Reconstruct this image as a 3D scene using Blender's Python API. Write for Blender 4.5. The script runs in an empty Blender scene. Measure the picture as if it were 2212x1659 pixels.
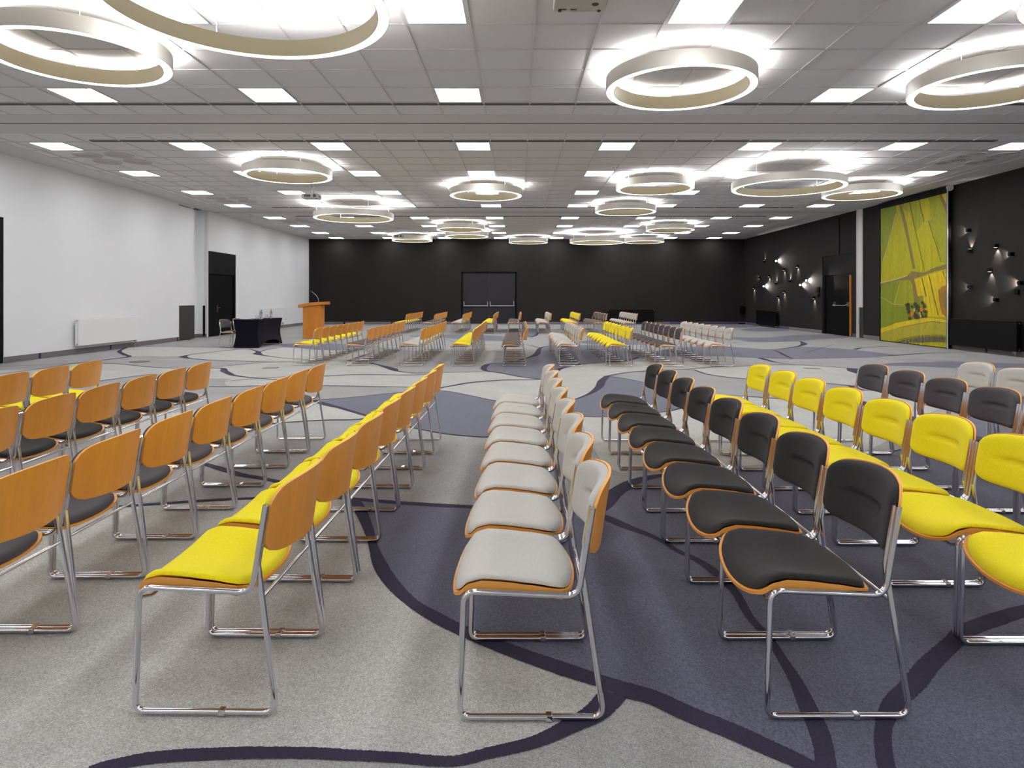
import bpy, bmesh, math, random
from mathutils import Vector, Matrix
random.seed(7)
sc = bpy.context.scene
F, CX, HY, CH = 1406.0, 1119.0, 643.0, 1.4       # focal px, vanishing point, eye height
ZC = 4.49                                          # ceiling height
XL, XR, YB, YF = -11.02, 11.95, 34.3, -9.0         # walls

# ---------------------------------------------------------------- camera, world, exposure
cam_d = bpy.data.cameras.new('camera'); cam = bpy.data.objects.new('camera', cam_d)
sc.collection.objects.link(cam); sc.camera = cam
cam.location = (0, 0, CH); cam.rotation_euler = (math.radians(90), 0, 0)
cam_d.sensor_fit = 'HORIZONTAL'; cam_d.sensor_width = 36
cam_d.lens = F / 2212 * 36
cam_d.shift_x = (1106 - CX) / 2212; cam_d.shift_y = -(829.5 - HY) / 2212
cam_d.clip_start = .05; cam_d.clip_end = 200
w = bpy.data.worlds.new('world'); sc.world = w; w.use_nodes = True
w.node_tree.nodes['Background'].inputs[0].default_value = (.6, .62, .7, 1)
w.node_tree.nodes['Background'].inputs[1].default_value = 0.05
sc.view_settings.view_transform = 'Standard'; sc.view_settings.look = 'None'
sc.view_settings.gamma = 1; sc.view_settings.use_curve_mapping = False
sc.view_settings.exposure = 0.38
PANEL_E, RING_DN, RING_UP = 13.0, 3.0, 55.0
cy = sc.cycles
cy.use_denoising = True; cy.max_bounces = 6; cy.diffuse_bounces = 4; cy.adaptive_threshold = .02; cy.glossy_bounces = 4
cy.transmission_bounces = 6; cy.sample_clamp_indirect = 4; cy.caustics_reflective = False; cy.caustics_refractive = False

# ---------------------------------------------------------------- helpers
def lin(c): return tuple((x / 255 / 12.92 if x / 255 <= .04045 else ((x / 255 + .055) / 1.055) ** 2.4) for x in c)
def mat(name, rgb, rough=.6, metal=0, spec=.5, noise=None, bump=None, sheen=0, emit=None, es=0, scale=(1, 1, 1), trans=0, coat=0):
    """noise=(scale, strength[, detail]) brightness variation, bump=(scale, strength)"""
    m = bpy.data.materials.new(name); m.use_nodes = True; nt = m.node_tree; b = nt.nodes['Principled BSDF']
    c = (*lin(rgb), 1)
    b.inputs['Base Color'].default_value = c; b.inputs['Roughness'].default_value = rough
    b.inputs['Metallic'].default_value = metal; b.inputs['Specular IOR Level'].default_value = spec
    b.inputs['Sheen Weight'].default_value = sheen; b.inputs['Transmission Weight'].default_value = trans
    b.inputs['Coat Weight'].default_value = coat
    if emit: b.inputs['Emission Color'].default_value = (*emit, 1); b.inputs['Emission Strength'].default_value = es
    if noise or bump:
        tc = nt.nodes.new('ShaderNodeTexCoord'); mp = nt.nodes.new('ShaderNodeMapping'); mp.inputs['Scale'].default_value = scale
        nt.links.new(tc.outputs['Object'], mp.inputs[0])
    if noise:
        last = None
        for i in range(0, len(noise), 2):
            n = nt.nodes.new('ShaderNodeTexNoise'); n.inputs['Scale'].default_value = noise[i]; n.inputs['Detail'].default_value = 3
            nt.links.new(mp.outputs[0], n.inputs['Vector'])
            r = nt.nodes.new('ShaderNodeMapRange'); r.inputs['From Min'].default_value = .25; r.inputs['From Max'].default_value = .75
            r.inputs['To Min'].default_value = 1 - noise[i + 1]; r.inputs['To Max'].default_value = 1 + noise[i + 1]
            nt.links.new(n.outputs['Fac'], r.inputs['Value'])
            if last is None: last = r.outputs[0]
            else:
                mm = nt.nodes.new('ShaderNodeMath'); mm.operation = 'MULTIPLY'
                nt.links.new(last, mm.inputs[0]); nt.links.new(r.outputs[0], mm.inputs[1]); last = mm.outputs[0]
        vm = nt.nodes.new('ShaderNodeVectorMath'); vm.operation = 'SCALE'; vm.inputs[0].default_value = c[:3]
        nt.links.new(last, vm.inputs['Scale']); nt.links.new(vm.outputs[0], b.inputs['Base Color'])
    if bump:
        n = nt.nodes.new('ShaderNodeTexNoise'); n.inputs['Scale'].default_value = bump[0]; nt.links.new(mp.outputs[0], n.inputs['Vector'])
        bp = nt.nodes.new('ShaderNodeBump'); bp.inputs['Strength'].default_value = bump[1]; bp.inputs['Distance'].default_value = .004
        nt.links.new(n.outputs['Fac'], bp.inputs['Height']); nt.links.new(bp.outputs[0], b.inputs['Normal'])
    return m
def link(name, bm, m, parent=None, smooth=False, label=None):
    me = bpy.data.meshes.new(name)
    bmesh.ops.recalc_face_normals(bm, faces=bm.faces) if smooth != 'keep' else None
    bm.to_mesh(me); bm.free()
    for x in (m if isinstance(m, (list, tuple)) else [m]): me.materials.append(x)
    if smooth is True: me.shade_smooth(); me.set_sharp_from_angle(angle=.9)
    o = bpy.data.objects.new(name, me); sc.collection.objects.link(o)
    if parent: o.parent = parent
    if label: o['label'] = label
    return o
def tag(o, label, cat, group=None):
    o['label'] = label; o['category'] = cat
    if group: o['group'] = group
    return o
def thing(name, label, cat, loc=(0, 0, 0), rz=0, group=None):
    o = bpy.data.objects.new(name, None); sc.collection.objects.link(o); o.empty_display_size = .1
    o.location = loc; o.rotation_euler = (0, 0, rz); return tag(o, label, cat, group)
def struct(name, bm, m, smooth=False, parent=None):
    o = link(name, bm, m, parent, smooth)
    if not parent: o['kind'] = 'structure'
    return o
def box(bm, a, b, mi=0, bev=0):
    r = bmesh.ops.create_cube(bm, size=1)
    vs = r['verts']
    for v in vs: v.co = Vector([(a[i] + b[i]) / 2 + v.co[i] * (b[i] - a[i]) for i in range(3)])
    fs = {f for v in vs for f in v.link_faces}
    for f in fs: f.material_index = mi
    if bev:
        es = list({e for v in vs for e in v.link_edges})
        bmesh.ops.bevel(bm, geom=es, offset=bev, segments=2, affect='EDGES', profile=.6)
    return bm
def B(a, b, mi=0, bev=0): return box(bmesh.new(), a, b, mi, bev)
def lathe(bm, prof, seg=24, c=(0, 0), mi=0, close=True):
    rings = []
    for r, z in prof:
        rings.append([bm.verts.new((c[0] + max(r, 1e-4) * math.cos(2 * math.pi * k / seg), c[1] + max(r, 1e-4) * math.sin(2 * math.pi * k / seg), z)) for k in range(seg)])
    for i in range(len(rings) - 1):
        for k in range(seg):
            f = bm.faces.new((rings[i][k], rings[i][(k + 1) % seg], rings[i + 1][(k + 1) % seg], rings[i + 1][k])); f.material_index = mi
    if close:
        bm.faces.new(rings[0][::-1]).material_index = mi; bm.faces.new(rings[-1]).material_index = mi
    return bm
def fillet(pts):
    """pts: (Vector, radius) -> list of Vectors with rounded corners"""
    out = []
    for i, (p, r) in enumerate(pts):
        if i in (0, len(pts) - 1) or r <= 0: out.append(p); continue
        a = (pts[i - 1][0] - p); b = (pts[i + 1][0] - p); la, lb = a.length, b.length; a.normalize(); b.normalize()
        ang = a.angle(b); t = min(r / math.tan(ang / 2), la * .48, lb * .48); n = 7 if ang < 2.6 else 3
        s, e = p + a * t, p + b * t
        for k in range(n + 1):
            u = k / n; out.append(s * (1 - u) ** 2 + p * 2 * u * (1 - u) + e * u * u)
    return out
def sweep(bm, pts, r, seg=10, mi=0):
    pts = [Vector(p) for p in pts]; rings = []
    up = None
    for i, p in enumerate(pts):
        d = (pts[min(i + 1, len(pts) - 1)] - pts[max(i - 1, 0)]).normalized()
        if up is None: up = Vector((0, 1, 0)) if abs(d.y) < .9 else Vector((1, 0, 0))
        x = d.cross(up).normalized(); y = x.cross(d).normalized(); up = y
        rings.append([bm.verts.new(p + x * math.cos(2 * math.pi * k / seg) * r + y * math.sin(2 * math.pi * k / seg) * r) for k in range(seg)])
    for i in range(len(rings) - 1):
        for k in range(seg):
            bm.faces.new((rings[i][k], rings[i][(k + 1) % seg], rings[i + 1][(k + 1) % seg], rings[i + 1][k])).material_index = mi
    bm.faces.new(rings[0][::-1]).material_index = mi; bm.faces.new(rings[-1]).material_index = mi
    return bm
def lerp_tab(tab, x):
    if x <= tab[0][0]: return tab[0][1]
    for (a, b), (c, d) in zip(tab, tab[1:]):
        if x <= c:
            u = (x - a) / (c - a); return b + (d - b) * u * u * (3 - 2 * u) * .5 + (d - b) * u * .5
    return tab[-1][1]
def fl(px, py, dz=0): t = CH / (py - HY); return Vector(((px - CX) * t, F * t, dz))       # floor point under a sight line

# ---------------------------------------------------------------- materials
M = {}
M['carpet_mid'] = mat('carpet_mid', (156, 156, 155), .95, spec=.1, noise=(170, .42, 60, .16, 1.6, .08), bump=(500, .4), sheen=.12)
M['carpet_light'] = mat('carpet_light', (183, 183, 178), .95, spec=.1, noise=(170, .42, 60, .16, 1.6, .08), bump=(500, .4), sheen=.12)
M['carpet_purple'] = mat('carpet_purple', (82, 84, 104), .95, spec=.1, noise=(170, .6, 60, .22, 2, .12), bump=(500, .4), sheen=.32)
M['carpet_line'] = mat('carpet_line', (50, 46, 66), .95, spec=.1, noise=(220, .3), bump=(500, .4), sheen=.08)
M['skirt'] = mat('skirting_carpet', (118, 113, 116), .95, spec=.1, noise=(150, .1), sheen=.1)
M['skirt_p'] = mat('skirting_purple', (84, 80, 104), .95, spec=.1, noise=(150, .1), sheen=.1)
M['white_wall'] = mat('white_wall', (243, 243, 245), .8, spec=.2, noise=(.7, .015))
M['dark_wall'] = mat('dark_wall', (37, 34, 33), .8, spec=.2, noise=(9, .06, .8, .08), scale=(1, 1, .08))
M['tile'] = mat('ceiling_tile', (226, 223, 226), .9, spec=.1, noise=(90, .03), bump=(160, .25))
M['plaster'] = mat('plaster', (214, 209, 211), .85, spec=.15)
M['tbar'] = mat('grid_bar', (214, 210, 212), .5)
M['slot'] = mat('slot_dark', (128, 119, 119), .7)
M['gap'] = mat('gap_dark', (48, 42, 44), .8)
M['chrome'] = mat('chrome', (228, 226, 230), .09, 1)
M['steel'] = mat('brushed_steel', (190, 188, 190), .28, 1)
M['ply'] = mat('ply', (228, 154, 62), .42, spec=.5, noise=(14, .07, 70, .04), scale=(1, 1, .12), coat=.15)
M['ply_lip'] = mat('ply_lip', (236, 164, 76), .45, spec=.5)
M['ply_edge'] = mat('ply_edge', (246, 178, 98), .5, spec=.4)
fab = dict(rough=.95, spec=.15, bump=(900, .35), sheen=.1)
M['yellow'] = mat('fabric_yellow', (248, 231, 34), noise=(260, .13, 90, .05), scale=(1, 3, 1), **fab)
M['black'] = mat('fabric_black', (48, 45, 46), noise=(260, .4, 90, .15), scale=(1, 3, 1), **fab)
M['charcoal'] = mat('fabric_charcoal', (80, 75, 79), noise=(260, .3, 90, .12), scale=(1, 3, 1), **fab)
M['light grey'] = mat('fabric_light_grey', (203, 200, 193), noise=(260, .14, 90, .05), scale=(1, 3, 1), **fab)
M['brown grey'] = mat('fabric_brown_grey', (112, 101, 96), noise=(420, .15, 90, .06), scale=(1, 3, 1), **fab)
M['panel_e'] = mat('panel_light', (255, 255, 255), .5, emit=(.965, .975, 1), es=PANEL_E)
M['ring_dn'] = mat('ring_diffuser', (255, 250, 235), .5, emit=(1, .95, .84), es=RING_DN)
M['ring_up'] = mat('ring_uplight', (255, 250, 240), .5, emit=(1, .985, .98), es=RING_UP)
M['ring_fill'] = mat('ring_inner_fill', (255, 250, 240), .5, emit=(1, .97, .92), es=20)
M['ring_out'] = mat('ring_housing', (216, 210, 200), .42, spec=.5)
M['ring_in'] = mat('ring_inside', (200, 190, 160), .5, spec=.4)
M['white_paint'] = mat('white_enamel', (246, 245, 246), .3, spec=.5)
M['black_paint'] = mat('black_enamel', (10, 10, 12), .45, spec=.12)
M['door_dark'] = mat('door_dark', (18, 16, 19), .5, spec=.12)
M['door_leaf'] = mat('door_leaf', (8, 8, 9), .5, spec=.1)
M['door_grey'] = mat('door_grey', (36, 34, 40), .55, spec=.3)
M['brown_panel'] = mat('brown_panel', (52, 46, 45), .6)
M['oak'] = mat('lectern_oak', (206, 128, 40), .45, noise=(10, .1, 60, .05), scale=(1, 1, .07))
M['cloth'] = mat('stretch_cloth', (13, 11, 24), .8, spec=.15)
M['glass'] = mat('glass', (255, 255, 255), .02, trans=1)
M['paper'] = mat('paper', (235, 233, 228), .8)
M['proj'] = mat('projector_grey', (205, 200, 198), .5)
M['proj_d'] = mat('projector_dark', (60, 56, 56), .4)
M['label_glint'] = mat('label_glint', (190, 200, 215), .5)  # label band; its pale tone stands in for white glints on the bottles
M['brass'] = mat('brass', (190, 165, 120), .3, 1)
M['lamp_e'] = mat('spot_lens', (255, 250, 240), .5, emit=(1, .95, .88), es=2.5)
M['lamp_b'] = mat('spot_lens_bright', (255, 250, 240), .5, emit=(1, .95, .9), es=60)
M['alu'] = mat('aluminium', (222, 217, 217), .5, 0)
M['diff'] = mat('air_diffuser', (212, 207, 207), .7)

# ---------------------------------------------------------------- floor with its woven pattern
def catmull(pts, closed, n=6):
    P = [Vector(p) for p in pts]; N = len(P); out = []
    rng = range(N) if closed else range(N - 1)
    for i in rng:
        p1, p2 = P[i], P[(i + 1) % N]
        p0 = P[(i - 1) % N] if closed or i > 0 else p1; p3 = P[(i + 2) % N] if closed or i < N - 2 else p2
        # centripetal style damping to keep long/short neighbours stable
        d = (p2 - p1).length; m1 = (p2 - p0); m2 = (p3 - p1)
        m1 = m1 * (d / max((p1 - p0).length + d, 1e-6)); m2 = m2 * (d / max((p3 - p2).length + d, 1e-6))
        for k in range(n):
            t = k / n; t2 = t * t; t3 = t2 * t
            out.append(p1 * (2 * t3 - 3 * t2 + 1) + m1 * (t3 - 2 * t2 + t) + p2 * (-2 * t3 + 3 * t2) + m2 * (t3 - t2))
    if not closed: out.append(P[-1])
    return out
fb = bmesh.new()
rl = [0]
def region(pts, mi, z, smooth=True, rnd=True):
    rl[0] += .00003; z += rl[0]
    P = [fl(x, y, z) for x, y in pts]
    if smooth: P = catmull(P, True, 4)
    f = fb.faces.new([fb.verts.new(p) for p in P]); f.normal_update()
    if f.normal.z < 0: f.normal_flip()
    f.material_index = mi
    bmesh.ops.triangulate(fb, faces=[f])
lift = [0]
def line(pts, z=.0):
    """pts (px, py, width m)"""
    lift[0] += .00004; P = [fl(p[0], p[1], lift[0] - .002) for p in pts]; W = [p[2] for p in pts]
    near = min(p.y for p in P) < 5; C = catmull(P, False, 40 if near else 5); n = len(C); vs = []; jr = random.Random(len(C))
    for i, p in enumerate(C):
        d = C[min(i + 1, n - 1)] - C[max(i - 1, 0)]; d.normalize(); nrm = Vector((-d.y, d.x, 0))
        u = i / (n - 1) * (len(W) - 1); k = min(int(u), len(W) - 2); ww = W[k] + (W[k + 1] - W[k]) * (u - k)
        j1, j2 = (jr.uniform(-.002, .002), jr.uniform(-.002, .002)) if near else (0, 0)
        vs.append((fb.verts.new(p + nrm * (ww / 2 + j1)), fb.verts.new(p - nrm * (ww / 2 + j2))))
    for a, b in zip(vs, vs[1:]):
        f = fb.faces.new((a[0], a[1], b[1], b[0])); f.normal_update()
        if f.normal.z < 0: f.normal_flip()
        f.material_index = 3
Z0, Z1, Z2, Z3 = -.006, -.005, -.0035, 0
v = [fb.verts.new(c) for c in ((XL - .5, YF, Z0), (XR + .5, YF, Z0), (XR + .5, YB + .3, Z0), (XL - .5, YB + .3, Z0))]
fb.faces.new(v).material_index = 0
# light areas
L1c = [(190, 1665), (231, 1653), (325, 1635), (470, 1626), (651, 1624), (800, 1631), (859, 1634), (978, 1642), (1057, 1624), (1157, 1600), (1236, 1564), (1288, 1536), (1325, 1497)]
L2c = [(760, 1077), (779, 1103), (795, 1139), (807, 1179), (823, 1222), (847, 1258), (887, 1298), (938, 1330), (998, 1360), (1097, 1401), (1216, 1443), (1296, 1469), (1355, 1489), (1409, 1504), (1488, 1540), (1568, 1572), (1647, 1607), (1726, 1643), (1790, 1675)]
region([(-700, 1180), (-300, 1140), (110, 1105), (304, 1090), (380, 1085), (506, 1077), (600, 1074), (700, 1073)] + L2c[:12] + L1c[::-1] + [(60, 1700), (-300, 1850), (-900, 1900)], 1, Z1)
region([(394, 770.6), (418, 765), (472, 759), (510, 755), (534, 754), (549, 756.8), (561, 760), (580, 754.5), (603, 751), (620, 750), (678, 755), (750, 757), (800, 760), (775, 768), (750, 778.5), (670, 781), (618, 781.4), (587, 781), (534, 780), (457, 777.5), (418, 774.5)], 1, Z1)
region([(500, 818), (600, 814), (698, 812), (790, 809), (897, 810), (948, 804.4), (1043, 802.8), (1080, 806), (1157, 818), (1122, 819.6), (1074, 821), (1011, 826.6), (948, 837.7), (878, 835.4), (758, 833.5), (698, 832.3), (600, 831), (500, 834)], 1, Z1)
region([(951, 841), (1011, 829), (1074, 823), (1163, 820.5), (1185, 812), (1199, 803), (1214, 795), (1240, 790), (1336, 783), (1420, 780), (1560, 784), (1570, 788), (1525, 792), (1495, 796), (1444, 798.5), (1390, 801), (1349, 805), (1312, 812), (1300, 823), (1295, 834), (1281, 846), (1262, 855), (1232, 864), (1150, 872), (1068, 864.6), (1011, 853)], 1, Z1)
region([(450, 882), (560, 866), (640, 862), (676, 865), (733, 880), (777, 893), (805, 901), (769, 905.7), (699, 907), (600, 913), (500, 925), (380, 938), (200, 935), (150, 915), (300, 900)], 1, Z1)
region([(1500, 799), (1532, 808.7), (1597, 816.8), (1693, 824.8), (1770, 826.4), (1822, 831), (1841, 833), (1850, 815), (1841, 798), (1822, 794), (1719, 788), (1597, 791), (1520, 793.5)], 1, Z1)
region([(0, 800), (95, 796), (158, 786), (222, 785), (269, 787), (332, 793), (380, 795), (454, 795), (481, 796), (484, 801), (506, 810), (544, 815.5), (500, 818), (420, 815), (332, 808), (222, 821), (100, 838), (-50, 850), (-200, 830)], 1, Z1)
region([(278, 770), (270, 766), (258, 758.5), (275, 750), (348, 749), (475, 750.6), (510, 753), (470, 758), (415, 764.5), (394, 770)], 1, Z1)
region([(454, 795), (456, 793), (538, 785.4), (614, 780.6), (700, 780), (800, 783.5), (840, 795), (857, 801), (888, 804.8), (880, 808), (790, 807), (742, 809), (698, 811), (601, 819), (544, 815), (506, 810), (484, 800)], 1, Z1)
region([(1262, 900), (1316, 900.5), (1436, 889.5), (1475, 881), (1505, 868), (1540, 853.5), (1611, 856), (1700, 862), (1840, 850), (1870, 843), (1931, 845), (2050, 860), (1990, 900), (1900, 960), (1800, 990), (1600, 1005), (1430, 1012), (1340, 1020), (1290, 980)], 1, Z1)
# purple areas
region([(760, 1077), (859, 1084), (938, 1089), (1034, 1094), (1150, 1102), (1260, 1108), (1306, 1091), (1329, 1063.5), (1361, 1044), (1393, 1034), (1425, 1028), (1500, 1020), (1600, 1014), (1750, 1008), (1857, 989), (1963, 966), (2040, 930), (2110, 893), (2212, 858), (2500, 850), (2900, 1000), (2900, 1900), (1900, 1800)] + L2c[::-1][:-1], 2, Z2)
region([(676, 864), (758, 858), (834, 850), (886, 845.6), (951, 843), (1011, 853), (1068, 864.6), (1150, 872), (1232, 864), (1262, 855), (1281, 846), (1295, 834), (1300, 823), (1312, 812), (1349, 817.5), (1376, 823), (1400, 828), (1450, 845), (1497, 866), (1471, 881), (1436, 889), (1316, 900), (1246, 900), (1150, 925), (1062, 942.7), (1005, 940.5), (948, 934), (885, 921.5), (821.5, 906), (777, 893), (733, 880), (695, 870)], 2, Z2)
region([(1044, 796), (1049, 789), (1059, 785.4), (1084, 784), (1110, 780), (1125, 776.6), (1142, 772), (1152, 769), (1160, 764), (1168, 751), (1186, 747), (1230, 744), (1290, 746), (1340, 750), (1376, 761), (1385, 768), (1379, 771.5), (1363, 777), (1336, 781), (1274, 784.5), (1240, 790), (1214, 795), (1199, 803), (1185, 812), (1175, 819), (1157, 817.7), (1119, 812.8), (1080, 805), (1052, 801)], 2, Z2)
region([(1390, 766), (1420, 758), (1470, 751), (1520, 748), (1580, 749), (1657, 755), (1697, 751), (1717, 748), (1781, 750.5), (1846, 755.6), (1918, 764), (1936, 767), (1892, 771), (1790, 774), (1712, 775), (1614, 772), (1540, 769), (1460, 770)], 2, Z2)
region([(1510, 723.5), (1560, 727), (1622, 729), (1669, 728), (1697, 725.5), (1714, 723.8), (1764, 723), (1798, 722.5), (1823, 724.6), (1838, 727), (1820, 730), (1797, 731.5), (1764, 733), (1731, 736), (1664, 738), (1619, 738), (1590, 733), (1550, 730)], 2, Z2)
region([(1600, 712), (1630, 709), (1660, 707.5), (1700, 708.5), (1706, 711), (1700, 714), (1680, 715), (1630, 715.5)], 2, Z2)
region([(1460, 705), (1500, 703), (1560, 702), (1620, 702.5), (1640, 705), (1600, 707.5), (1540, 707.5)], 2, Z2)
region([(1893, 789), (1934, 784.6), (1999, 782), (2047, 780.5), (2095, 781.5), (2160, 783.6), (2212, 785.5), (2500, 800), (2400, 806), (2212, 796), (2143, 794), (2047, 794), (1983, 791), (1928, 789.6)], 2, Z2)
region([(570, 744.5), (603, 743), (650, 742), (720, 742), (790, 746), (803, 751), (779, 755), (750, 757), (706, 756), (678, 755), (641, 751), (618, 749.5), (595, 746.5)], 2, Z2)
region([(885, 726), (920, 724), (957, 722.5), (1035, 724), (1090, 727), (1102, 731), (1089, 736.5), (1057, 735.5), (1021, 734), (960, 730), (920, 728.5)], 2, Z2)
region([(1050, 713.5), (1100, 711.5), (1147, 708.8), (1160, 712), (1163, 717), (1158, 724), (1145, 728), (1126, 727), (1124, 721), (1100, 719), (1060, 717)], 2, Z2)
region([(1250, 740), (1270, 735), (1330, 733), (1420, 736), (1455, 741), (1400, 744), (1300, 744)], 2, Z2)
# dark lines
line([(p[0], p[1], w) for p, w in zip(L1c, (.05, .055, .055, .055, .05, .045, .045, .045, .05, .055, .07, .09, .10))])
line([(p[0], p[1], w) for p, w in zip(L2c, (.10, .08, .06, .05, .075, .075, .06, .075, .075, .08, .085, .075, .09, .085, .085, .085, .08, .07, .06))])
line([(-300, 1142, .05), (110, 1105, .05), (304, 1090, .05), (506, 1077, .05), (700, 1073.5, .05), (859, 1085, .07), (938, 1090, .07), (1034, 1095, .07), (1150, 1102, .06), (1260, 1107, .06), (1302, 1115, .08), (1349, 1135, .08), (1421, 1163, .04), (1460, 1187, .04), (1508, 1210, .05), (1548, 1238, .06), (1588, 1278, .045), (1619, 1330, .04), (1663, 1381, .04), (1687, 1417, .04), (1719, 1469, .05), (1746, 1528, .065), (1768, 1575, .065), (1780, 1620, .06), (1786, 1680, .06)])
line([(1275, 1115, .08), (1306, 1091, .11), (1329, 1063.5, .12), (1361, 1044, .12), (1393, 1033, .10), (1425, 1027, .08), (1500, 1020, .06), (1600, 1014, .05), (1750, 1008, .04), (1857, 989, .03), (1963, 966, .03), (2040, 930, .02), (2110, 893, .02), (2212, 858, .02)])
line([(2330, 1296, .07), (2212, 1318, .08), (2147, 1338, .085), (2088, 1361, .08), (2060, 1385, .07), (2008, 1433, .075), (1972, 1477, .075), (1929, 1520, .065), (1909, 1568, .05), (1909, 1620, .05), (1920, 1680, .05)])
line([(440, 1001, .06), (479, 1012, .07), (519, 1024, .07), (559, 1031, .06), (590, 1037, .05), (680, 1056, .05), (762, 1078, .06)])
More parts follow.
